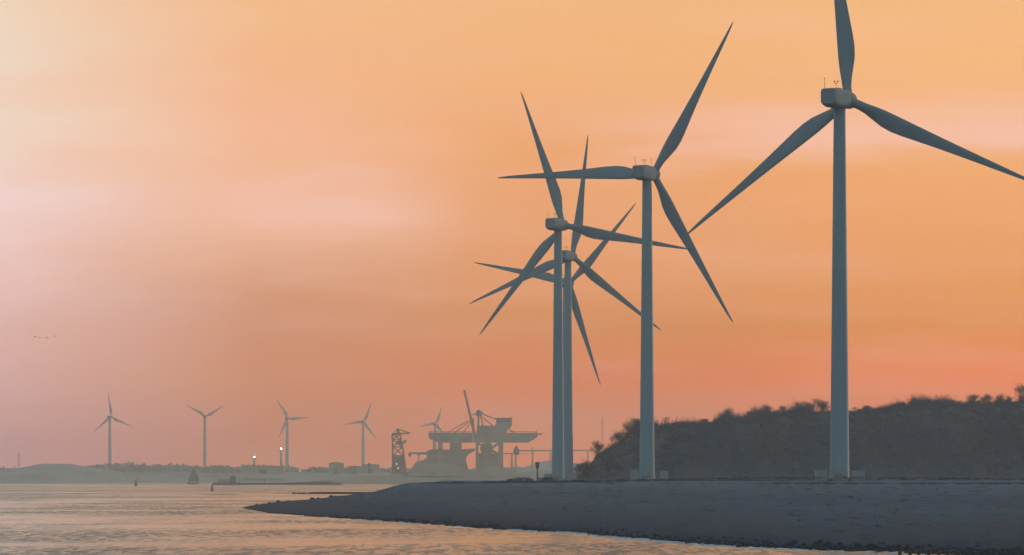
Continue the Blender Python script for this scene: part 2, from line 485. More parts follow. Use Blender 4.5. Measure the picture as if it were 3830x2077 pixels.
VV = [a_ for a_, _ in VROWS]; FF = [b_ for _, b_ in VROWS]
arr = []
for k in range(2600):
    px = random.uniform(1250, 4300)
    Yn = shoreY(px); Yc = interp(px, CPX, CYY); zc = HC + (HZ - interp(px, CPX, CPY)) / F * Yc
    dens = noise.noise((px * .011, 4.4, 0)) + .35 * noise.noise((px * .05, 9.4, 0))
    if k % 3 == 0:                                   # along and behind the crest
        if dens < -.25: continue
        v = random.uniform(.93, 1.0)
    else:                                            # scattered over the slope, thinner towards the stones
        v = random.betavariate(2.2, 1.3) * .95 + .05
        if noise.noise((px * .02, v * 9, 2)) < .05: continue
    y = Yn + (Yc - Yn) * v; x = (px - CX) / F * y
    z = interp(v, VV, FF) * max(zc, .05)
    arr.append(tufts((x, y, z - .03), random.uniform(.6, 2.4), random.uniform(.08, .22), 22, .03))
for k in range(1500):                                # plateau round the turbines
    x = random.uniform(-15, 110); y = random.uniform(930, 1600)
    arr.append(tufts((x, y, plateau_z(x, y) - .1), random.uniform(.8, 3), random.uniform(.15, .4), 26, .05))
tag(obj('grass', quads_obj('grass', arr, M_grass)), 'short dark dry grass tufts on the embankment', 'grass', kind='stuff')

M_foam = mat('foam', (0.42, 0.42, 0.42), 0.8, 0.3, (2, 2, 2))
mb = MB(); fr = random.Random(3)
for k in range(150):
    px = fr.uniform(940, 3400) if k < 70 else fr.gauss(2450, 230)
    Yn = shoreY(px); yc = Yn - fr.uniform(.4, 6) - (2 if k >= 70 else 0); ln = fr.uniform(.5, 2.6); n = 7; vs = []
    xc = (px - CX) / F * yc
    for i in range(n + 1):
        t = i / n; hh = .13 * math.sin(math.pi * t) ** .7 * fr.uniform(.5, 1.1); yy = yc + .5 * noise.noise((xc + t * 3, k, 0))
        vs += [(xc + (t - .5) * ln, yy - .35, -.02), (xc + (t - .5) * ln, yy, hh), (xc + (t - .5) * ln, yy + .35, -.02)]
    mb.add(vs, [(3 * i + j, 3 * i + 3 + j, 3 * i + 4 + j, 3 * i + 1 + j) for i in range(n) for j in range(2)])
tag(mb.build('foam', M_foam), 'pale foam of small wavelets breaking along the shoreline', 'foam', kind='stuff')

for i, (px, s) in enumerate([(960, .28), (1008, .3), (1040, .45), (1078, .25), (1168, .6), (1190, .35), (1240, .6), (1255, .35)]):
    c = P(px, interp(px, CPX, CPY), interp(px, CPX, CYY)); mb = MB()
    rock(mb, (c.x, c.y, c.z + 0.02), s, 900 + i)
    solo('boulder', mb, M_rock, tuple(c), 'dark boulder breaking the upper edge of the rocky point', 'boulder', 'boulders along the edge of the point')

# ------------------------------------------------------------------ dune hill behind the turbines
HPX = [2118, 2160, 2192, 2228, 2278, 2335, 2391, 2450, 2584, 2733, 2844, 2919, 3030, 3194, 3328, 3402, 3500, 3625, 3736, 3830, 4200, 4700, 5300]
HPY = [1796, 1791, 1764, 1722, 1684, 1652, 1608, 1609, 1591, 1579, 1562, 1555, 1555, 1543, 1533, 1522, 1524, 1517, 1518, 1502, 1478, 1500, 1640]
HY = 1850.0
hx = [(p - CX) / F * HY for p in HPX]; hz = [max(0.0, HC - 5.3 + (HZ - q) / F * HY) for q in HPY]
hx += [hx[-1] + 60, hx[-1] + 400]; hz += [2.0, 0.0]


def hill_z(x, y):
    t = (y - HY)
    f = max(0.0, 1 - abs(t) / (240 if t < 0 else 320))
    f = f * f * (3 - 2 * f)
    f = f ** 0.75
    n = 1.1 * noise.noise((x * 0.06, y * 0.02, 2)) + 0.5 * noise.noise((x * 0.2, y * 0.06, 4))
    h = interp(x, hx, hz)
    return 5.25 + h * f + n * min(1, h / 6) * min(1, f * 3)


mb = MB(); gx = list(np.arange(16, 250, 1.5)) + list(np.arange(250, 760, 20.0)); gy = list(np.arange(1590, 2190, 12.0))
vs = [(x, y, hill_z(x, y) - (0.35 if (j in (0, len(gy) - 1) or i == 0) else 0)) for j, y in enumerate(gy) for i, x in enumerate(gx)]
nx = len(gx)
mb.add(vs, [(j * nx + i, j * nx + i + 1, (j + 1) * nx + i + 1, (j + 1) * nx + i) for j in range(len(gy) - 1) for i in range(nx - 1)])
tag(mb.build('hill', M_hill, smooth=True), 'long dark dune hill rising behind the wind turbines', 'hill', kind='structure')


# scrub covering the hill: one mass
def twigs(c, w, h, n, wid):
    """n thin upright twig faces in a clump, as arrays"""
    a = rng.uniform(0, 6.283, n); r = np.sqrt(rng.uniform(0, 1, n)) * w * 0.5
    b = np.stack([c[0] + r * np.cos(a) * .6, c[1] + r * np.sin(a) * .6, c[2] + rng.uniform(0, 0.55, n) * h], 1)
    dirs = np.stack([np.cos(a) * rng.uniform(0.1, 0.9, n), np.sin(a) * rng.uniform(0.1, 0.9, n), rng.uniform(0.4, 1.0, n)], 1)
    dirs /= np.linalg.norm(dirs, axis=1)[:, None]
    ln = rng.uniform(0.35, 0.6, n)[:, None] * h
    side = np.stack([-np.sin(a + 1.0), np.cos(a + 1.0), rng.uniform(-.4, .4, n)], 1) * (wid * rng.uniform(.6, 1.4, n))[:, None]
    mid = b + dirs * ln * 0.5
    return np.stack([b, mid - side, b + dirs * ln, mid + side], 1).reshape(-1, 3)


arr = []
for k in range(10400):
    ridge = k < 3200 or k > 9900
    x = random.uniform(19.0, 185) if k < 9000 else random.uniform(185, 420)
    y = random.gauss(1846, 14) if ridge else random.triangular(1600, 1880, 1700)
    z = hill_z(x, y)
    if z < 5.5: continue
    h = random.uniform(0.8, 2.0) * (1.0 + 1.5 * noise.noise((x * 0.16, y * 0.01, 8)) + 0.6 * noise.noise((x * 0.5, y * 0.02, 3)))
    if random.random() < .08: h *= 1.5
    h = max(.6, min(h, 3.6)) * min(1, .3 + (z - 5.2) / 5) * interp(x, [20, 30, 52], [.4, .55, 1])
    if not ridge and x < 21.5: continue
    if ridge:
        arr.append(twigs((x, y, z - 0.15), h * random.uniform(0.9, 1.5), h * .85, 40, 0.05))
        arr.append(twigs((x, y, z + h * .2), h * random.uniform(0.9, 1.6), h * random.uniform(.9, 1.5), 26, 0.018))
    else: arr.append(twigs((x, y, z - 0.25), 3.6, min(h, 1.5) * .8, 36, 0.10))
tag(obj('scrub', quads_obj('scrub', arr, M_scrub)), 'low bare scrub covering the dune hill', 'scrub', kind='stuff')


# bare winter trees along the ridge
def tree_meshes(seed, H, W, trunks=1):
    rr = random.Random(seed); tr = MB(); tips = []
    for q in range(trunks):
        bx = rr.uniform(-W * .2, W * .2) if trunks > 1 else 0
        lean = Vector((rr.uniform(-.12, .12), rr.uniform(-.12, .12), 1)).normalized()
        p0 = Vector((bx, 0, -0.3)); p1 = p0 + lean * H * 0.42; p2 = p1 + (lean + Vector((rr.uniform(-.2, .2), 0, 0))) * H * 0.3
        tr.beam(p0, p1, 0.18, 0.12, 6); tr.beam(p1, p2, 0.12, 0.05, 5)
        tips.append(p2)
        for i in range(7):
            t = rr.uniform(0.15, 0.95); s = p0.lerp(p1, t) if i < 3 else p1.lerp(p2, t)
            g = rr.uniform(0, 6.283)
            d = Vector((math.cos(g) * .75, math.sin(g) * .75, rr.uniform(.6, 1.2))).normalized() * H * rr.uniform(.2, .36) * (W / H * 1.6)
            tr.beam(s, s + d, 0.08, 0.03, 4); tips.append(s + d); tips.append(s + d * .6)
    cr = []
    for p in tips:
        cr.append(twigs((p.x, p.y, p.z - H * .16), W * .66, H * .38, 40, 0.024))
    return tr.mesh('trunk', M_bark), quads_obj('crown', cr, M_scrub)


TV = [tree_meshes(31, 5.4, 4.8), tree_meshes(32, 4.6, 4.8, 3), tree_meshes(33, 6.2, 4.2, 2), tree_meshes(34, 4.0, 5.0, 4)]
TG = 'bare trees along the hill'


def tree(px, base_py, var, s, label, Y=HY):
    x = (px - CX) / F * Y
    z = hill_z(x, Y) if base_py is None else HC + (HZ - base_py) / F * Y
    r = empty('bare_tree', (x, Y, z - 0.1), random.uniform(0, 6.28), label, 'tree', TG)
    r.scale = (s, s, s)
    t, c = TV[var]
    obj('trunk', t, r); obj('crown', c, r)


tree(2232, None, 2, 1.0, 'lone slim bare tree on the lower slope, right of the paired turbine towers')
tree(2238, None, 0, 0.75, 'short bare tree crowded against the lone slim tree on the slope')
for px, v, s in ((2292, 0, .8), (2318, 3, .9), (2345, 2, .95), (2365, 0, .85), (2382, 1, .9)):
    tree(px, None, v, s, 'bare tree in the loose row where the hill shoulder begins, left of a turbine tower')
for px, v, s in ((2166, 2, .8), (2180, 1, .9), (2196, 3, .8)):
    tree(px, None, v, s, 'thin bare sapling at the foot of the hill beside the paired towers', Y=1800)
for px, v, s in ((2990, 0, .7), (3030, 1, .85), (3055, 0, .9), (3080, 3, .95)):
    tree(px, None, v, s, 'bare tree in the clump on the ridge just left of the nearest tower')
tc_ = random.Random(5)
for c_ in [2490, 2540, 2655, 2720, 2800, 2850, 2905, 2950, 3215, 3290, 3345, 3390, 3420, 3480, 3560, 3640, 3680, 3760]:
    for q in range(tc_.choice((1, 2, 3, 4))):
        tree(c_ + tc_.gauss(0, 17), None, tc_.randrange(4), tc_.choice((.32, .4, .5, .62, .8)) * tc_.uniform(.85, 1.15), 'small bare tree among scrub on the skyline of the hill ridge', Y=HY + tc_.uniform(-14, 4))
tree(3822, None, 2, 1.05, 'taller bare tree on the ridge at the right border of the picture')
for px in (3900, 3980, 4080, 4200):
    tree(px, None, random.randrange(4), random.uniform(.5, .8), 'small bare tree among scrub on the skyline of the hill ridge')


# ------------------------------------------------------------------ wind turbines
def blade_mesh(R, name='blade', k=1.0):
    st = [(.030, 1.35, 1.35, .5), (.060, 1.35, 1.3, .5), (.095, 1.55, 1.05, .46), (.14, 2.05, .75, .40), (.19, 2.50, .58, .34), (.24, 2.60, .50, .31), (.30, 2.45, .43, .30), (.38, 2.12, .35, .30), (.48, 1.74, .28, .30), (.58, 1.42, .22, .30), (.68, 1.13, .17, .30), (.78, .88, .13, .30), (.87, .64, .09, .30), (.94, .44, .06, .32), (.98, .28, .04, .4), (1.0, .10, .02, .5)]
    rings = []; n = 16
    for f, c, th, ax in st:
        c *= k; th *= k
        tw = R_(13 * (1 - f) ** 2 + 1)
        ring = []
        for i in range(n):
            g = 2 * math.pi * i / n
            u = 0.5 - 0.5 * math.cos(g)                       # 0 leading .. 1 trailing
            circ = max(0, min(1, (0.15 - f) / 0.1))
            foil = 1.48 * math.sqrt(max(u, 0)) * (1 - u) * 1.3 * 0.5
            yy = (math.copysign(1, math.sin(g)) if abs(math.sin(g)) > 1e-9 else 0) * th * foil * (1 - circ) + 0.5 * th * math.sin(g) * circ
            xx = (u - ax) * c
            ring.append((xx * math.cos(tw) - yy * math.sin(tw), xx * math.sin(tw) + yy * math.cos(tw), f * R))
        rings.append(ring)
    return MB().loft(rings).mesh(name, M_blade, smooth=True)


def sring(y, w, z0, z1, n=28, e=5.0, cx=0.0):
    r = []
    for i in range(n):
        g = 2 * math.pi * (i + .5) / n; c, s = math.cos(g), math.sin(g)
        r.append((cx + math.copysign(abs(c) ** (2 / e), c) * w / 2, y, (z0 + z1) / 2 + math.copysign(abs(s) ** (2 / e), s) * (z1 - z0) / 2))
    return r


RB = 36.9
ME_blade = blade_mesh(RB, 'blade', 1.13)
nac = MB().loft([sring(-4.95, 2.35, -1.00, 1.42), sring(-4.8, 2.7, -1.12, 1.52), sring(-4.3, 2.85, -1.30, 1.56), sring(-3.2, 2.9, -1.52, 1.58), sring(0.8, 2.9, -1.58, 1.58), sring(1.7, 2.75, -1.50, 1.5, e=4), sring(2.15, 2.5, -1.32, 1.3, e=3)]) 
nac.lathe([(1.0, -1.85), (1.0, -1.45)], n=24)
ME_nac = nac.mesh('nacelle', M_nacelle, smooth=True)
ME_hub = MB().lathe([(1.12, 2.16), (1.32, 2.35), (1.42, 3.0), (1.40, 3.9), (1.15, 4.5), (.7, 4.95), (.15, 5.15)], axis='y', n=28).mesh('hub', M_nacelle, smooth=True)
m1 = MB(); m1.beam((-.9, -4.2, 1.5), (-.9, -4.2, 3.2), .09, .05, 6); m1.lathe([(.10, 3.15), (.10, 3.3)], (-.9, -4.2, 0), n=8)
ME_ant = m1.mesh('lightning_rod', M_dark)
m2 = MB(); m2.beam((.9, -3.6, 1.5), (.9, -3.6, 2.5), .08, .06, 6); m2.beam((.6, -3.6, 2.35), (1.2, -3.6, 2.35), .06)
for sx in (.6, 1.2):
    m2.beam((sx, -3.6, 2.35), (sx, -3.6, 2.7), .05); m2.lathe([(.16, 2.62), (.16, 2.78)], (sx, -3.6, 0), n=8)
ME_ane = m2.mesh('anemometer', M_red)
m3 = MB(); m3.box((-.8, -2.2, 1.565), (.8, -.8, 1.72)); ME_hatch = m3.mesh('roof_hatch', M_nacelle)
TGRP = 'wind turbines on the near embankment'
OV = 3.4                                     # hub ahead of the tower axis


def turbine(hub_px, Y, yaw, th, label, base_z, top_d, base_d, OV=3.4):
    a = R_(yaw); hub = P(*hub_px, Y)
    bx, by = hub.x - math.sin(a) * OV, hub.y - math.cos(a) * OV
    H = hub.z - base_z
    r = empty('wind_turbine', (bx, by, base_z), -a, label, 'wind turbine', TGRP)
    t = MB(); prof = [(base_d / 2 * 1.06, -0.4), (base_d / 2 * 1.06, .35), (base_d / 2, .36)]
    Ht = H - 1.62
    for i in range(1, 13):
        f = i / 12; rad = (base_d + (top_d - base_d) * f ** 0.92) / 2
        prof.append((rad, Ht * f))
        if i in (4, 8): prof += [(rad * 1.025, Ht * f + .02), (rad * 1.025, Ht * f + .22), (rad, Ht * f + .24)]
    t.lathe(prof, n=40)
    tw = t.build('tower', M_paint, r, smooth=True, local=True)
    d = MB(); d.prism([(-.45, .9), (.45, .9), (.45, 2.7), (.25, 2.95), (-.25, 2.95), (-.45, 2.7)], -base_d / 2 - .06, -base_d / 2 + .25)
    dd = d.build('door', M_cab, tw, local=True); dd.rotation_euler = (0, 0, a - R_(12))
    s = MB()
    for q in range(4): s.box((-.6, -base_d / 2 - .35 - .3 * q, 0), (.6, -base_d / 2 - .08 - .3 * q, .8 - .2 * q))
    ss = s.build('steps', M_concrete, r, local=True); ss.rotation_euler = (0, 0, a - R_(12))
    f = MB(); f.lathe([(base_d / 2 + 1.3, -.5), (base_d / 2 + 1.3, .1), (base_d / 2 + 1.1, .18)], n=32)
    f.build('foundation', M_concrete, r, local=True)
    nc = obj('nacelle', ME_nac, r, (0, 0, H))
    for nm, me in (('lightning_rod', ME_ant), ('anemometer', ME_ane), ('roof_hatch', ME_hatch)):
        obj(nm, me, nc)
    an2 = obj('lightning_rod', ME_ant, nc, (1.9, 4.2, -.2))
    obj('hub', ME_hub, r, (0, OV - 3.4, H))
    for k in range(3):
        obj('blade', ME_blade, r, (0, OV, H), (0, R_(th + 120 * k), 0))
    return r


T1 = turbine((3173, 376), 967, 26, 353.5, 'nearest and tallest wind turbine, its upper blade cut off by the picture top', 5.85, 1.95, 3.25, 3.75)
T2 = turbine((2444, 652), 1246, 25, 30, 'wind turbine with one blade pointing level to the left', 5.65, 2.0, 3.3)
T3 = turbine((2107, 843), 1503, 26, -19.3, 'left tower of the overlapping turbine pair, with its blade leaning up left', 5.55, 2.0, 3.3, 3.15)
T4 = turbine((2141, 960), 1757, 24, 7.9, 'right tower of the overlapping turbine pair, with one blade nearly upright', 5.5, 2.0, 3.3)
T5 = turbine((2131, 1060), 2011, 23, 42, 'farthest near turbine, its hub hidden behind the pair of towers', 5.3, 2.0, 3.3)


# transformer cabinets beside the tower feet
def cabinet(x0, x1, y0, y1, Y, depth, label):
    a, b = P(x0, y1, Y), P(x1, y0, Y)
    w, h = b.x - a.x, b.z - a.z
    c = ((a.x + b.x) / 2, Y, a.z)
    r = empty('transformer_cabinet', c, 0, label, 'cabinet', 'cabinets at the feet of the turbines')
    MB().box((-w / 2 + .04, 0, .15), (w / 2 - .04, depth, h - .12)).build('housing', M_cab, r, local=True)
    MB().prism([(-w / 2 - .06, h - .12), (w / 2 + .06, h - .12), (w / 2 + .06, h - .04), (0, h + .04), (-w / 2 - .06, h - .04)], -.08, depth + .08).build('roof', M_cab, r, local=True)
    MB().box((-w / 2 - .05, -.1, -.8), (w / 2 + .05, depth + .1, .15)).build('plinth', M_concrete, r, local=True)
    for s in (-1, 1):
        x = s * w * .235
        d = MB().box((x - w * .2, -.035, .3), (x + w * .2, .0 - .003, h - .3)).build('door', M_cab, r, local=True)
        hx_ = x - s * w * .16
        MB().box((hx_ - .025, -.075, h * .5), (hx_ + .025, -.037, h * .5 + .18)).build('handle', M_dark, d, local=True)


cabinet(3049, 3094, 1759, 1784, 960, 1.9, 'low pale cabinet left of the nearest turbine tower')
cabinet(3188, 3236, 1760, 1784, 960, 1.9, 'low pale cabinet right of the nearest turbine tower')
cabinet(2359, 2389, 1757, 1793, 1238, 1.9, 'tall pale cabinet left of the tower whose blade points level left')
cabinet(2468, 2500, 1762, 1791, 1238, 1.9, 'pale cabinet right of the tower whose blade points level left')
cabinet(2034, 2066, 1773, 1796, 1495, 2.0, 'pale cabinet left of the overlapping pair of towers')
cabinet(2128, 2154, 1768, 1794, 1495, 2.0, 'pale cabinet right of the overlapping pair of towers')

# topmark beacon on the bank left of the pair
c = P(2010, 1796, 1440)
r = empty('channel_beacon', tuple(c), 0, 'dark beacon post with a tapered topmark left of the paired towers', 'beacon')
MB().lathe([(.22, -.5), (.16, 3.0), (.16, 3.4)], n=10).build('post', M_red, r, local=True, smooth=True)
MB().lathe([(.18, 2.6), (.42, 3.3), (.55, 4.35), (.5, 4.45)], n=12).build('topmark', M_red, r, local=True, smooth=True)

# low shrubs on the bank left of the pair of towers
for i, (px, w, h, Y) in enumerate([(1905, 2.0, 1.0, 1480), (1930, 2.4, 1.3, 1480), (1958, 2.6, 1.5, 1470), (1985, 2.0, 1.1, 1470), (2030, 2.2, 1.3, 1460), (2052, 2.4, 1.5, 1460)]):
    x = (px - CX) / F * Y; z = plateau_z(x, Y)
    r = empty('low_shrub', (x, Y, z - .1), 0, 'low dark shrub in the row on the bank left of the paired towers', 'shrub', 'low shrubs beside the beacon')
    st = MB()
    for q in range(6):
        g = random.uniform(0, 6.28); st.beam((0, 0, 0), (math.cos(g) * w * .35, math.sin(g) * w * .35, h * random.uniform(.4, .8)), .08, .03)
    st.build('stem', M_bark, r, local=True)
    obj('foliage', quads_obj('foliage', [twigs((random.uniform(-.35, .35) * w, random.uniform(-.3, .3) * w, 0), w * .8, h, 45, .07) for q in range(4)], M_scrub), r)

# timber posts at the water's edge, bottom right
for i, px in enumerate([3366, 3404, 3437, 3474, 3512, 3545, 3580, 3612]):
    Y = 452; x = (px - CX) / F * Y
    mbp = MB(); h = random.uniform(.22, .38)
    mbp.lathe([(.15, -1.0), (.14, h), (.09, h + .05)], n=10)
    solo('timber_post', mbp.add([], []), M_wood, (0, 0, 0), 'short dark timber post in the row at the water edge below the slope', 'post', 'timber posts at the water edge').location = (x, Y, 0)

# ------------------------------------------------------------------ things on the water
# groyne behind the point
mb = MB(); Yg = 2170; pts = [(1085, 1850), (1105, 1846), (1150, 1845.5), (1160, 1841), (1230, 1840.5), (1390, 1841), (1470, 1840), (1480, 1853), (1085, 1853)]
mb.prism([(P(a, b, Yg).x, P(a, b, Yg).z) for a, b in pts], Yg, Yg + 7)
for k in range(60):
    q = P(random.uniform(1095, 1400), 1844, Yg - .2); rock(mb, (q.x, q.y, random.uniform(.05, .45)), random.uniform(.25, .5), 2000 + k)
solo('groyne', mb, M_rock, (P(1280, 1846, Yg).x, Yg, 0), 'low dark stone groyne running out behind the point', 'groyne')

# dark low mudbank left of it
mb = MB(); Ym = 2060; n = 40; vs = []
for i in range(n + 1):
    px = 742 + (905 - 742) * i / n; h = .16 * math.sin(math.pi * i / n) ** .5 * (1 + .8 * noise.noise((i * .35, 0, 0)))
    x = (px - CX) / F * Ym
    vs += [(x, Ym - 3, -.1), (x, Ym, max(.0, h)), (x, Ym + 3, -.1)]
mb.add(vs, [(3 * i + j, 3 * i + 3 + j, 3 * i + 4 + j, 3 * i + 1 + j) for i in range(n) for j in range(2)])
tag(mb.build('mudbank', M_rock), 'thin dark mudbank barely breaking the water surface', 'mudbank', kind='structure')

# breakwater
mb = MB(); Yb = 5000
pts = [(850, 1816), (880, 1809), (915, 1807), (1000, 1806.5), (1060, 1806), (1110, 1804.5), (1180, 1801.5), (1225, 1801), (1262, 1806), (1290, 1816)]
mb.prism([(P(a, b, Yb).x, max(P(a, b, Yb).z, -.6)) for a, b in pts], Yb, Yb + 20)
solo('breakwater', mb, M_rock, (P(1050, 1814, Yb).x, Yb, 0), 'long low dark breakwater reaching left into the bay', 'breakwater')
c = P(988, 1806, Yb)
r = empty('breakwater_beacon', tuple(c + Vector((0, 5, 0))), 0, 'small dark beacon standing on the long breakwater', 'beacon')
MB().lathe([(.7, -.5), (.45, 2.6)], n=8).build('post', M_dark, r, local=True); MB().lathe([(.9, 2.6), (.9, 3.2), (.3, 3.6)], n=8).build('topmark', M_dark, r, local=True)

# workboat at the end of the breakwater
c = P(850, 1815, 4900); s = 4900 / F
r = empty('workboat', (c.x, c.y, 0), 0, 'blue grey workboat with a wheelhouse at the end of the breakwater', 'boat')
rings = []
for u, hw, z1 in ((-1, .1, 2.6), (-.94, 1.6, 2.3), (-.7, 2.8, 2.0), (0, 3.0, 1.8), (.8, 2.9, 1.9), (1, 2.5, 2.1)):
    x = u * 12.4; rings.append([(x, -hw, z1), (x, -hw * .8, -.4), (x, hw * .8, -.4), (x, hw, z1)])
MB().loft(rings).build('hull', M_hull, r, local=True)
MB().box((-8.2, -2.0, 1.7), (2.0, 2.0, 4.9)).build('deckhouse', M_shed, r, local=True)
w = MB().prism([(1.9, 1.8), (7.6, 1.8), (7.0, 7.4), (5.2, 8.1), (2.6, 7.4)], -1.9, 1.9).build('wheelhouse', M_hull, r, local=True)
mw = MB()
for q in range(4): mw.box((2.7 + q * 1.05, -1.93, 5.6), (3.5 + q * 1.05, -1.903, 6.7))
mw.build('window', M_dark, w, local=True)
MB().beam((9.8, 0, 1.8), (9.8, 0, 5.2), .5, .3, 8).build('mast', M_dark, r, local=True)
MB().beam((-7.6, 0, 4.8), (-7.6, 0, 6.2), .4, .2, 8).build('mast', M_dark, r, local=True)

# sailing vessel
c = P(722, 1811, 5650); k = 5650 / F
r = empty('sailing_boat', (c.x, c.y, 0), 0, 'grey two masted sailing boat under sail before the far shore', 'sailing boat')
rings = []
for u, hw, z1 in ((-1, .1, 1.9), (-.8, 1.0, 1.6), (-.2, 1.7, 1.3), (.5, 1.6, 1.3), (1, .9, 1.7)):
    x = u * 5.9; rings.append([(x, -hw, z1), (x, -hw * .6, -.4), (x, hw * .6, -.4), (x, hw, z1)])
MB().loft(rings).build('hull', M_hull, r, local=True)
MB().beam((.8, 0, 1), (.8, 0, 17.2), .3, .15, 8).build('mast', M_dark, r, local=True)
MB().beam((4.0, 0, 1), (4.0, 0, 12.0), .25, .12, 8).build('mast', M_dark, r, local=True)
for pts in ([(.7, 16.8), (.7, 2.0), (-5.4, 2.2), (-3.6, 6.5), (-1.2, 12)], [(1.0, 15.6), (1.0, 2.2), (5.0, 2.2), (4.2, 7), (2.6, 12.2)], [(4.2, 10.8), (4.2, 2.3), (6.0, 2.3), (5.6, 6)]):
    n_ = len(pts)
    m_ = MB(); bow = lambda x, z, d: (x, d + .5 * math.sin(z / 17 * math.pi), z)
    m_.add([bow(x, z, -.05) for x, z in pts] + [bow(x, z, .05) for x, z in pts], [tuple(range(n_)), tuple(range(2 * n_ - 1, n_ - 1, -1))] + [(i, i + n_, (i + 1) % n_ + n_, (i + 1) % n_) for i in range(n_)])
    m_.build('sail', M_sail, r, local=True)

# buoys
c = P(793, 1837, 2670)
r = empty('navigation_buoy', (c.x, c.y, 0), 0, 'dark conical buoy with a tall topmark left of the stone point', 'buoy')
MB().lathe([(.5, -.6), (1.0, -.3), (1.08, .25), (.95, .5), (.5, .62)], n=20).build('float', M_dark, r, local=True, smooth=True)
bt = MB()
for g in range(4): bt.beam((.75 * math.cos(g * 1.571 + .78), .75 * math.sin(g * 1.571 + .78), .5), (.28 * math.cos(g * 1.571 + .78), .28 * math.sin(g * 1.571 + .78), 2.2), .16, .12)
bt.lathe([(.62, .9), (.3, 2.15)], n=10); bt.build('tower', M_dark, r, local=True)
MB().lathe([(.34, 2.2), (.34, 2.75), (.1, 3.1)], n=12).build('topmark', M_dark, r, local=True)
c = P(508, 1806, 4400)
r = empty('can_buoy', (c.x, c.y, 0), 0, 'small dark round buoy alone on the open water before the far shore', 'buoy')
MB().lathe([(.7, -.6), (1.3, 0), (1.4, .8), (1.1, 1.3), (.9, 2.8), (.5, 3.0)], n=16).build('float', M_dark, r, local=True, smooth=True)
MB().lathe([(.3, 2.95), (.8, 3.5), (.8, 3.9), (.3, 4.3)], n=12).build('topmark', M_dark, r, local=True, smooth=True)

# birds
for i, (px, py, f) in enumerate([(130, 1261, .3), (147, 1263, -.15), (175, 1264, .2), (205, 1258, .05)]):
    c = P(px, py, 3200); mbb = MB()
    rings = []
    for x, rr_ in ((-.42, .01), (-.3, .05), (0, .10), (.2, .09), (.32, .05), (.42, .01)):
        rings.append([(x, rr_ * math.cos(g * 1.047), rr_ * math.sin(g * 1.047)) for g in range(6)])
    mbb.loft(rings)
    bd = solo('bird', mbb, M_bird, (0, 0, 0), 'small dark bird in the line of four flying low over the bay', 'bird', 'birds in flight')
    bd.location = c; bd.rotation_euler = (0, 0, .4); bd.scale = (1.7, 1.7, 1.7)
    for s in (-1, 1):
        wv = [(.12, s * .08, .04), (-.12, s * .08, .03), (-.1, s * .4, .12 + f * .4), (.06, s * .4, .14 + f * .4), (-.22, s * .85, .05 + f)]
        MB().add(wv + [(x, y, z - .02) for x, y, z in wv], [(0, 1, 2, 3), (3, 2, 4), (8, 7, 6, 5), (9, 7, 8), (0, 3, 8, 5), (1, 6, 7, 2), (3, 4, 9, 8), (2, 7, 9, 4)]).build('wing', M_bird, bd, local=True)

# ------------------------------------------------------------------ far shore
def strip(name, Y, depth, prof, ma, label, nz=0.0, cat='shore'):
    """a low landform: front at the water, top line (px, py) some way back, then flat and down"""
    mb = MB(); vs = []
    pxs = np.linspace(prof[0][0], prof[-1][0], 160)
    for ip, p in enumerate(pxs):
        x = (p - CX) / F * Y
        py = interp(p, [a for a, _ in prof], [b for _, b in prof])
        z = HC + (HZ - py) / F * (Y + depth * .45) + nz * noise.noise((x * .02, Y * .01, 1))
        z = max(z, .2) * min(1, ip / 3, (len(pxs) - 1 - ip) / 3)
        vs += [(x, Y, -.5), (x, Y + depth * .04, min(z, 2.0) * .8), (x, Y + depth * .2, z * .72), (x, Y + depth * .45, z), (x, Y + depth * .8, z * .8), (x, Y + depth, -.5)]
    n = 6
    mb.add(vs, [(i * n + j, (i + 1) * n + j, (i + 1) * n + j + 1, i * n + j + 1) for i in range(len(pxs) - 1) for j in range(n - 1)])
    return tag(mb.build(name, ma, smooth=True), label, cat, kind='structure')


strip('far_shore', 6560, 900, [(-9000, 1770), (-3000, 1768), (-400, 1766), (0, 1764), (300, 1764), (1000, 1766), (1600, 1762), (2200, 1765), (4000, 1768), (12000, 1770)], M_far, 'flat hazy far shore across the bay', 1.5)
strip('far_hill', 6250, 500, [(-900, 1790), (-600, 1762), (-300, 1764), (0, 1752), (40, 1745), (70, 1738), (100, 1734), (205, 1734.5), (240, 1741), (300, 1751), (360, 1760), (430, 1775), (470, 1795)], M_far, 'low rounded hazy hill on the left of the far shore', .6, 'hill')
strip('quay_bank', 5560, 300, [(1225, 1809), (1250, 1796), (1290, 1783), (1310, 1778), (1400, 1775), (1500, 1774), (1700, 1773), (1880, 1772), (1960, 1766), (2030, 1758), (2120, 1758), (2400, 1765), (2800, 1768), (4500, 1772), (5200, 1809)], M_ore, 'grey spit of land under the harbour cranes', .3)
strip('spoil_heap', 5900, 160, [(1840, 1780), (1870, 1752), (1930, 1745), (1960, 1748), (2020, 1728), (2060, 1722), (2100, 1724), (2180, 1740), (2250, 1775)], M_far, 'low hazy mound of soil behind the harbour', .5, 'mound')

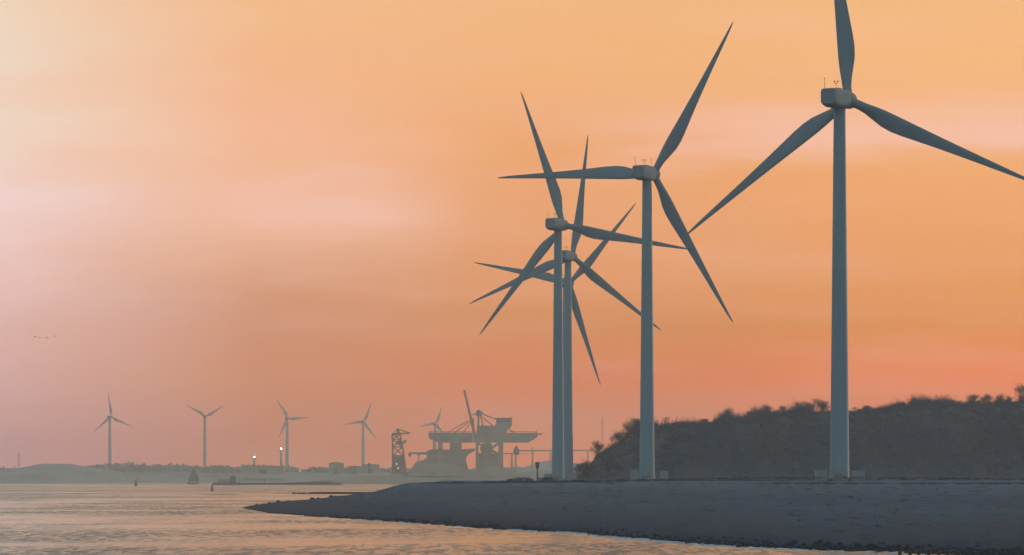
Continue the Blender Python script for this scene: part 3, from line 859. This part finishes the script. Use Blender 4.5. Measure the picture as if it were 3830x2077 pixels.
arr = []
for k in range(420):
    px = random.uniform(-400, 1560) if k < 330 else random.uniform(1560, 3800)
    Y = random.uniform(6700, 6950)
    top = interp(px, [-400, 0, 280, 330, 420, 480, 560, 640, 700, 960, 1080, 1120, 1400, 1600, 3800], [1758, 1752, 1752, 1746, 1737, 1729, 1745, 1732, 1744, 1742, 1742, 1752, 1750, 1756, 1760]) + random.uniform(-7, 9)
    z = HC + (HZ - top) / F * Y
    b = P(px, 1768, Y).z
    n = 46; h = max(3, z - b)
    cxy = np.array([(px - CX) / F * Y, Y, b + h * .5])
    q = rng.normal(0, 1, (n, 3)); q /= np.linalg.norm(q, axis=1)[:, None]; q *= (rng.uniform(.3, 1, n) ** .5)[:, None] * np.array([h * .9, h * .9, h * .5])
    ce = cxy + q
    s1 = rng.normal(0, 1, (n, 3)); s1 /= np.linalg.norm(s1, axis=1)[:, None]; s2 = np.cross(s1, rng.normal(0, 1, (n, 3))); s2 /= np.linalg.norm(s2, axis=1)[:, None]
    s1 *= 1.5; s2 *= 1.1
    arr.append(np.stack([ce - s1, ce - s2, ce + s1, ce + s2], 1).reshape(-1, 3))
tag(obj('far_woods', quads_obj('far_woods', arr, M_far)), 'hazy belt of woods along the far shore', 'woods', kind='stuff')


def shed(x0, x1, y0, Y, depth, label):
    a, b = P(x0, 1772, Y), P(x1, y0, Y); w = b.x - a.x; h = b.z - a.z
    r = empty('warehouse', ((a.x + b.x) / 2, Y, a.z), 0, label, 'warehouse', 'warehouses on the far shore')
    wl = MB().box((-w / 2, 0, 0), (w / 2, depth, h * .86)).build('wall', M_shed, r, local=True)
    MB().prism([(-w / 2 - .4, h * .86), (w / 2 + .4, h * .86), (w / 2 + .4, h * .9), (0, h), (-w / 2 - .4, h * .9)], -.4, depth + .4).build('roof', M_shed, r, local=True)
    MB().box((-w * .1, -.12, .02), (w * .1, -.01, h * .5)).build('door', M_dark, r, local=True)


shed(1230, 1284, 1728, 6600, 30, 'hazy block shaped warehouse right of the far lamp masts')
shed(1300, 1352, 1742, 6620, 30, 'low hazy warehouse at the foot of the fourth far turbine')
shed(1356, 1418, 1735, 6640, 30, 'wide hazy warehouse directly left of the lattice crane')
shed(905, 1060, 1741, 6620, 40, 'very long low hazy warehouse beneath the two bright lamps')

# far turbines
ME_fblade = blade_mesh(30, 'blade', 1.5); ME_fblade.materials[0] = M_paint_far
FG = 'far wind turbines across the bay'


def far_turbine(hub_px, Y, R, yaw, th, label, base_py=1766):
    a = R_(yaw); hub = P(*hub_px, Y); bz = P(0, base_py, Y).z; H = hub.z - bz
    r = empty('wind_turbine', (hub.x - math.sin(a) * 3, hub.y - math.cos(a) * 3, bz), -a, label, 'wind turbine', FG)
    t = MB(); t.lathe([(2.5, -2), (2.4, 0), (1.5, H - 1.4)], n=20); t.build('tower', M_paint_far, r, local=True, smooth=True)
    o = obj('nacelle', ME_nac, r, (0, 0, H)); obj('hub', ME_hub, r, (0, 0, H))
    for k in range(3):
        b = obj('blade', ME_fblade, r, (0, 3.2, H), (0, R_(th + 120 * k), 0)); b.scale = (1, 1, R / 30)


far_turbine((415, 1560), 7200, 31, 24, -8, 'leftmost hazy far turbine standing beside the low rounded hill')
far_turbine((768, 1558), 7200, 27, 10, 60, 'hazy far turbine with two blades raised in a V')
far_turbine((1077, 1566), 7200, 28, 18, 87, 'hazy far turbine beside the taller bright lamp, one blade level right')
far_turbine((1361, 1578), 7200, 26, 18, 22, 'hazy far turbine left of the lattice crane')
far_turbine((1630, 1585), 7400, 24, 18, 20, 'faint far turbine rising behind the harbour crane girder')

# lamp masts
LG = 'lamp masts on the far shore'
for lx, ly, by, Yl, lab in ((951, 1710, 1768, 6450, 'lower bright lamp on a short mast above the long warehouse'), (1051, 1678, 1768, 6450, 'taller bright lamp on a mast beside a far turbine')):
    b = P(lx, by, Yl); H = P(lx, ly, Yl).z - b.z
    r = empty('lamp_mast', tuple(b), 0, lab, 'lamp mast', LG)
    MB().lathe([(1.2, -1), (.8, H - 1.5)], n=10).build('mast', M_steel, r, local=True)
    MB().box((-2.2, .6, H - 2.0), (2.2, 1.6, H + 1.6)).build('lamp_frame', M_steel, r, local=True)
    MB().lathe([(.2, -.4), (.7, -.3), (.85, 0), (.7, .3), (.2, .4)], (0, 0, H), axis='y', n=16).build('lamp', M_lamp, r, local=True, smooth=True)

# slim far masts
def mast(px, y0, y1, Y, w, label, kind='radio_mast', cat='mast'):
    b = P(px, y1, Y); H = P(px, y0, Y).z - b.z
    r = empty(kind, tuple(b), 0, label, cat)
    t = MB()
    for k in range(4):
        g = math.pi / 4 + k * math.pi / 2
        t.beam((w * math.cos(g), w * math.sin(g), 0), (w * .3 * math.cos(g), w * .3 * math.sin(g), H * .9), .3)
    for q in range(8):
        f0, f1 = q / 8, (q + 1) / 8
        for k in range(4):
            g, g2 = math.pi / 4 + k * math.pi / 2, math.pi / 4 + (k + 1) * math.pi / 2
            w0, w1 = w * (1 - .7 * f0), w * (1 - .7 * f1)
            t.beam((w0 * math.cos(g), w0 * math.sin(g), H * .9 * f0), (w1 * math.cos(g2), w1 * math.sin(g2), H * .9 * f1), .2)
    t.build('lattice', M_paint_far, r, local=True)
    MB().beam((0, 0, H * .88), (0, 0, H), .5, .25, 6).build('antenna', M_steel, r, local=True)


mast(70, 1690, 1745, 6420, 1.6, 'faint thin mast on top of the low hill at far left')
mast(2253, 1545, 1760, 6300, 2.0, 'thin faint mast showing above the foot of the dune hill')
c = P(1382, 1765, 5900)
r = empty('harbour_light', tuple(c), 0, 'short dark harbour light tower left of the lattice crane', 'beacon')
MB().lathe([(1.3, -1), (1.0, 5.6)], n=10).build('post', M_dark, r, local=True); MB().lathe([(1.5, 5.6), (1.7, 8.0), (.6, 9.0)], n=10).build('lantern', M_dark, r, local=True)

# ------------------------------------------------------------------ harbour cranes
YC = 5640.0
def Q(px, py): p = P(px, py, YC); return (p.x, p.z)
DPT = 18.0            # depth between the near and the far frame


def pbox(mbx, x0, x1, y0, y1, d0, d1):
    a, b = Q(x0, y1), Q(x1, y0); mbx.box((a[0], YC + d0, a[1]), (b[0], YC + d1, b[1])); return mbx


def pbeam(mbx, a, b, w, d, w2=None):
    (ax, az_), (bx, bz) = Q(*a), Q(*b); mbx.beam((ax, YC + d, az_), (bx, YC + d, bz), w, w2); return mbx


def pprism(mbx, pts, d0, d1): mbx.prism([Q(*p) for p in pts][::-1], YC + d0, YC + d1); return mbx


# right crane: raised boom
c = Q(1830, 1776)
C1 = empty('ship_unloader', (c[0], YC + DPT / 2, c[1]), 0, 'big hazy harbour crane with its boom raised and a machine house', 'harbour crane', 'harbour cranes')
for x0, x1 in ((1779, 1789), (1864, 1882)):
    for d in (0, DPT - 3):
        pbox(MB(), x0, x1, 1655, 1778, d, d + 3).build('leg', M_steel, C1)
br = MB()
for d in (1.5, DPT - 1.5):
    pbeam(br, (1786, 1658), (1868, 1700), 2.2, d); pbeam(br, (1866, 1658), (1838, 1676), 2.2, d); pbeam(br, (1786, 1700), (1870, 1700), 2.6, d)
pbeam(br, (1776, 1684), (1720, 1706), 1.8, 1.5)
br.build('bracing', M_steel, C1)
g = MB(); pprism(g, [(1770, 1620), (2000, 1620), (2012, 1624), (2010, 1636), (1976, 1656), (1770, 1656)], 3, DPT - 3)
gd = g.build('girder', M_steel, C1)
t = MB(); pbeam(t, (1990, 1622), (2028, 1624.5), 1.6, 9); pbeam(t, (2006, 1622), (2006, 1612), 1.4, 9); t.build('end_platform', M_steel, C1)
rl = MB()
for d in (3, DPT - 3): pbeam(rl, (1775, 1614.5), (2000, 1614.5), .45, d)
for q in range(24):
    xq = 1776 + q * 9.7
    for d in (3, DPT - 3): pbeam(rl, (xq, 1620), (xq, 1614.5), .4, d)
rl.build('railing', M_steel, gd, root=C1)
b = MB()
for d in (4.5, DPT - 4.5): pbeam(b, (1778, 1640), (1737, 1463), 2.5, d, 2.1)
for q in range(12):
    f0, f1 = q / 12, (q + 1) / 12
    pa = (1778 - 41 * f0, 1640 - 177 * f0); pb = (1778 - 41 * f1, 1640 - 177 * f1)
    (ax, az_), (bx, bz) = Q(*pa), Q(*pb); b.beam((ax, YC + 4.5, az_), (bx, YC + DPT - 4.5, bz), .8); b.beam((ax, YC + DPT - 4.5, az_), (ax, YC + 4.5, az_), .8)
pbox(b, 1734, 1742, 1459, 1468, 3.5, DPT - 3.5)
b.build('boom', M_crane_red, C1)
a = MB()
for d in (4, DPT - 4): pbeam(a, (1789, 1622), (1789, 1536), 2.0, d); pbeam(a, (1812, 1622), (1795, 1540), 1.4, d)
a.build('pylon', M_steel, C1)
pprism(MB(), [(1777, 1555), (1783, 1536), (1790, 1533), (1800, 1539), (1807, 1541), (1805, 1552), (1796, 1558), (1786, 1556)], 3, DPT - 3).build('sheave_head', M_steel, C1)
for d in (5, DPT - 5):
    pbeam(MB(), (1804, 1549), (1866, 1572), 1.0, d).build('tie', M_crane_red, C1)
    pbeam(MB(), (1806, 1562), (1842, 1592), 1.0, d).build('tie', M_crane_red, C1)
    pbeam(MB(), (1779, 1545), (1757, 1560), .6, d).build('tie', M_crane_red, C1)
h = pprism(MB(), [(1783, 1592), (1850, 1592), (1856, 1586), (1855, 1566), (1914, 1566), (1915, 1590), (1905, 1604), (1894, 1612), (1894, 1619.5), (1783, 1619.5)], 2, DPT - 2).build('machine_house', M_shed, C1)
pbox(MB(), 1852, 1917, 1563, 1566, 1, DPT - 1).build('roof', M_steel, h, root=C1)
w_ = MB()
for q in range(4): pbox(w_, 1860 + q * 13, 1868 + q * 13, 1572, 1578, 1.85, 1.97)
w_.build('window', M_dark, h, root=C1)
st = MB(); pbeam(st, (1905, 1606), (1926, 1621), 1.1, 9); st.build('stay', M_crane_red, C1)
hp = MB(); pprism(hp, [(1806, 1657), (1836, 1657), (1846, 1674), (1838, 1700), (1804, 1700), (1794, 1678)], 4, DPT - 4); hp.build('hopper', M_steel, C1)
pbox(MB(), 1789.5, 1863.5, 1701, 1774, 3.2, DPT - 3.2).build('transfer_house', M_shed, C1)

# left crane: lowered girder and loading arm
c = Q(1690, 1776)
C2 = empty('ship_unloader', (c[0], YC + DPT / 2, c[1]), 0, 'squat hazy harbour crane with a long level girder and loading arm', 'harbour crane', 'harbour cranes')
g = MB(); pprism(g, [(1603, 1619), (1768, 1619), (1768, 1656), (1640, 1656), (1618, 1647), (1603, 1640)], 3, DPT - 3)
gd = g.build('girder', M_steel, C2)
w_ = MB(); pbox(w_, 1616, 1650, 1632, 1636, 2.6, 2.97); pbox(w_, 1690, 1760, 1633, 1636, 2.6, 2.97); w_.build('walkway', M_cab, gd, root=C2)
rl = MB()
for d in (3, DPT - 3): pbeam(rl, (1604, 1614), (1768, 1614), .45, d)
for q in range(18):
    for d in (3, DPT - 3): pbeam(rl, (1604 + q * 9.5, 1619), (1604 + q * 9.5, 1614), .4, d)
rl.build('railing', M_steel, gd, root=C2)
for d in (5, DPT - 5):
    pbeam(MB(), (1770, 1566), (1700, 1619), .8, d).build('tie', M_crane_red, C2)
    pbeam(MB(), (1765, 1575), (1732, 1619), .7, d).build('tie', M_crane_red, C2)
    pbeam(MB(), (1752, 1573), (1672, 1619), .6, d).build('tie', M_crane_red, C2)
    pbeam(MB(), (1770, 1619), (1770, 1564), 1.4, d).build('pylon', M_steel, C2)
for x0, x1 in ((1638, 1655), (1682, 1690), (1716, 1726), (1619, 1623)):
    for d in (0, DPT - 3):
        pbox(MB(), x0, x1, 1650, 1778 if x0 > 1630 else 1690, d, d + 3).build('leg', M_steel, C2)
pprism(MB(), [(1690.3, 1657), (1715.7, 1657), (1715.7, 1690), (1690.3, 1690)], 4, DPT - 4).build('hopper', M_steel, C2)
pprism(MB(), [(1596, 1690), (1606, 1682), (1640, 1681), (1700, 1683), (1776, 1678), (1776, 1686), (1752, 1700), (1742, 1712), (1744, 1726), (1756, 1778), (1536, 1778), (1540, 1752), (1556, 1728), (1580, 1722), (1596, 1712)], 3.3, DPT - 3.3).build('machine_house', M_shed, C2)
ar = MB(); pprism(ar, [(1530, 1692), (1606, 1691), (1606, 1700), (1568, 1702), (1545, 1698), (1539, 1699), (1537, 1708), (1528, 1708), (1527, 1698)], 6, DPT - 6); pbeam(ar, (1565, 1700), (1566, 1724), 1.2, 9)
ar.build('loading_arm', M_steel, C2)

# coal heaps at the foot of the cranes
for pts, lab in (([(1500, 1780), (1530, 1762), (1552, 1745), (1580, 1735), (1625, 1728), (1680, 1733), (1735, 1750), (1775, 1766), (1800, 1780)], 'wide dark heap of ore under the squat crane'),
                 ([(1770, 1780), (1800, 1752), (1835, 1742), (1880, 1748), (1905, 1756), (1935, 1768), (1960, 1780)], 'dark heap of ore under the crane with the raised boom')):
    mb = MB(); prev = []
    rings = []
    for px, py in pts:
        x, z = Q(px, py); b = Q(px, 1781)[1]; h = z - b + .3
        rings.append([(x, YC - 8 - h * 1.3, b), (x, YC - 8 - h * .5, b + h * .75), (x, YC - 6, b + h), (x, YC + 4, b + h * .8), (x, YC + 6 + h, b)])
    n = 5; vs = [p for r_ in rings for p in r_]
    mb.add(vs, [(i * n + j, (i + 1) * n + j, (i + 1) * n + j + 1, i * n + j + 1) for i in range(len(rings) - 1) for j in range(n - 1)] + [(i * n, i * n + 4, (i + 1) * n + 4, (i + 1) * n) for i in range(len(rings) - 1)])
    solo('ore_heap', mb, M_ore, (Q(pts[4][0], 1780)[0], YC - 6, Q(0, 1780)[1]), lab, 'heap', 'ore heaps by the cranes')

# conveyor bridge on the right
c = Q(1970, 1776)
CV = empty('conveyor_bridge', (c[0], YC + 30, c[1]), 0, 'faint raised conveyor bridge on thin trestles right of the cranes', 'conveyor')
dk = MB()
for (x0, y0), (x1, y1), hh in (((1936, 1686), (2250, 1684), 2.2), ((1884, 1697), (1940, 1696), 2.0), ((1938, 1697), (2000, 1697), .7)):
    pbeam(dk, (x0, y0), (x1, y1), hh * .6, 30)
dk.build('deck', M_paint_far, CV)
pprism(MB(), [(1921, 1702), (1921, 1682), (1927, 1670), (1930, 1664), (1934, 1670), (1942, 1682), (1942, 1702)], 27, 33).build('transfer_tower', M_shed, CV)
for px in (1914, 1929, 1992, 2060, 2130, 2200):
    tl = MB()
    for d in (28, 32): pbeam(tl, (px - 2, 1700 if px < 1940 else 1688), (px - 3, 1776), .7, d); pbeam(tl, (px + 2, 1700 if px < 1940 else 1688), (px + 3, 1776), .7, d); pbeam(tl, (px - 2, 1705), (px + 3, 1776), .4, d)
    if px == 1992: pbeam(tl, (px, 1690), (px, 1670), .9, 30)
    tl.build('trestle', M_paint_far, CV)

# lattice crane
YK = 5500.0
YC_save = YC; YC = YK
c = Q(1492, 1776)
C3 = empty('lattice_crane', (c[0], YC + 5, c[1]), 0, 'reddish lattice tower crane with a short level jib and two lamps', 'crane')
lt = MB(); W = 9.0
lev = [(1776, 1467, 1518), (1740, 1468.5, 1515), (1705, 1469, 1510), (1672, 1468.5, 1505), (1645, 1467.5, 1499), (1624, 1467, 1497)]
for (ya, la, ra), (yb, lb, rb) in zip(lev[:-1], lev[1:]):
    for d in (0, W):
        pbeam(lt, (la, ya), (lb, yb), 1.5, d); pbeam(lt, (ra, ya), (rb, yb), 1.5, d)
        pbeam(lt, (la, ya), (rb, yb), 1.0, d); pbeam(lt, (ra, ya), (lb, yb), 1.0, d); pbeam(lt, (lb, yb), (rb, yb), 1.1, d)
    for e0, e1 in ((la, lb), (ra, rb)):
        (ax, az_), (bx, bz) = Q(e0, ya), Q(e1, yb); lt.beam((ax, YC, az_), (bx, YC + W, bz), .9)
lt.build('tower', M_crane_red, C3)
jb = MB()
for d in (2, W - 2): pbeam(jb, (1465, 1624), (1534, 1620), 1.5, d)
pbox(jb, 1466, 1500, 1622, 1628, 1, W - 1); jb.build('jib', M_crane_red, C3)
ap = MB()
for d in (2, W - 2): pbeam(ap, (1484, 1623), (1487, 1605), 1.4, d); pbeam(ap, (1495, 1623), (1489, 1605), 1.2, d)
pbox(ap, 1485, 1492, 1603, 1608, 1.5, W - 1.5); ap.build('apex_frame', M_crane_red, C3)
for d in (2, W - 2):
    pbeam(MB(), (1489, 1605), (1531, 1619), .9, d).build('tie', M_crane_red, C3); pbeam(MB(), (1486, 1605), (1468, 1622), .6, d).build('tie', M_crane_red, C3)
pprism(MB(), [(1484, 1648), (1500, 1652), (1509, 1652), (1513, 1646), (1520, 1645), (1519, 1657), (1508, 1661), (1484, 1664)], 1.5, W - 1.5).build('cab', M_crane_red, C3)
pprism(MB(), [(1472, 1708), (1508, 1708), (1512, 1740), (1512, 1774), (1472, 1774)], 1.8, W - 1.8).build('machine_house', M_shed, C3)
for lx, ly in ((1482.6, 1736), (1489.5, 1751.5)):
    x, z = Q(lx, ly); MB().lathe([(.1, -.5), (.55, -.35), (.6, 0), (.3, .2)], (x, YC - .9, z), axis='y', n=12).build('lamp', M_lamp2, C3)
YC = YC_save

# ------------------------------------------------------------------ haze
hz_m = bpy.data.materials.new('haze_air'); hz_m.use_nodes = True
t = hz_m.node_tree
for n in list(t.nodes):
    if n.type != 'OUTPUT_MATERIAL': t.nodes.remove(n)
pv = t.nodes.new('ShaderNodeVolumePrincipled')
pv.inputs['Color'].default_value = (0.95, 0.92, 0.81, 1)
pv.inputs['Density'].default_value = 1.08e-4
pv.inputs['Anisotropy'].default_value = 0.32
t.links.new(pv.outputs[0], [n for n in t.nodes if n.type == 'OUTPUT_MATERIAL'][0].inputs['Volume'])
mb = MB(); mb.box((-5200, -1000, -1.6), (5200, 9600, 114))
tag(mb.build('haze', hz_m), 'pale haze over the bay', 'haze', kind='stuff')
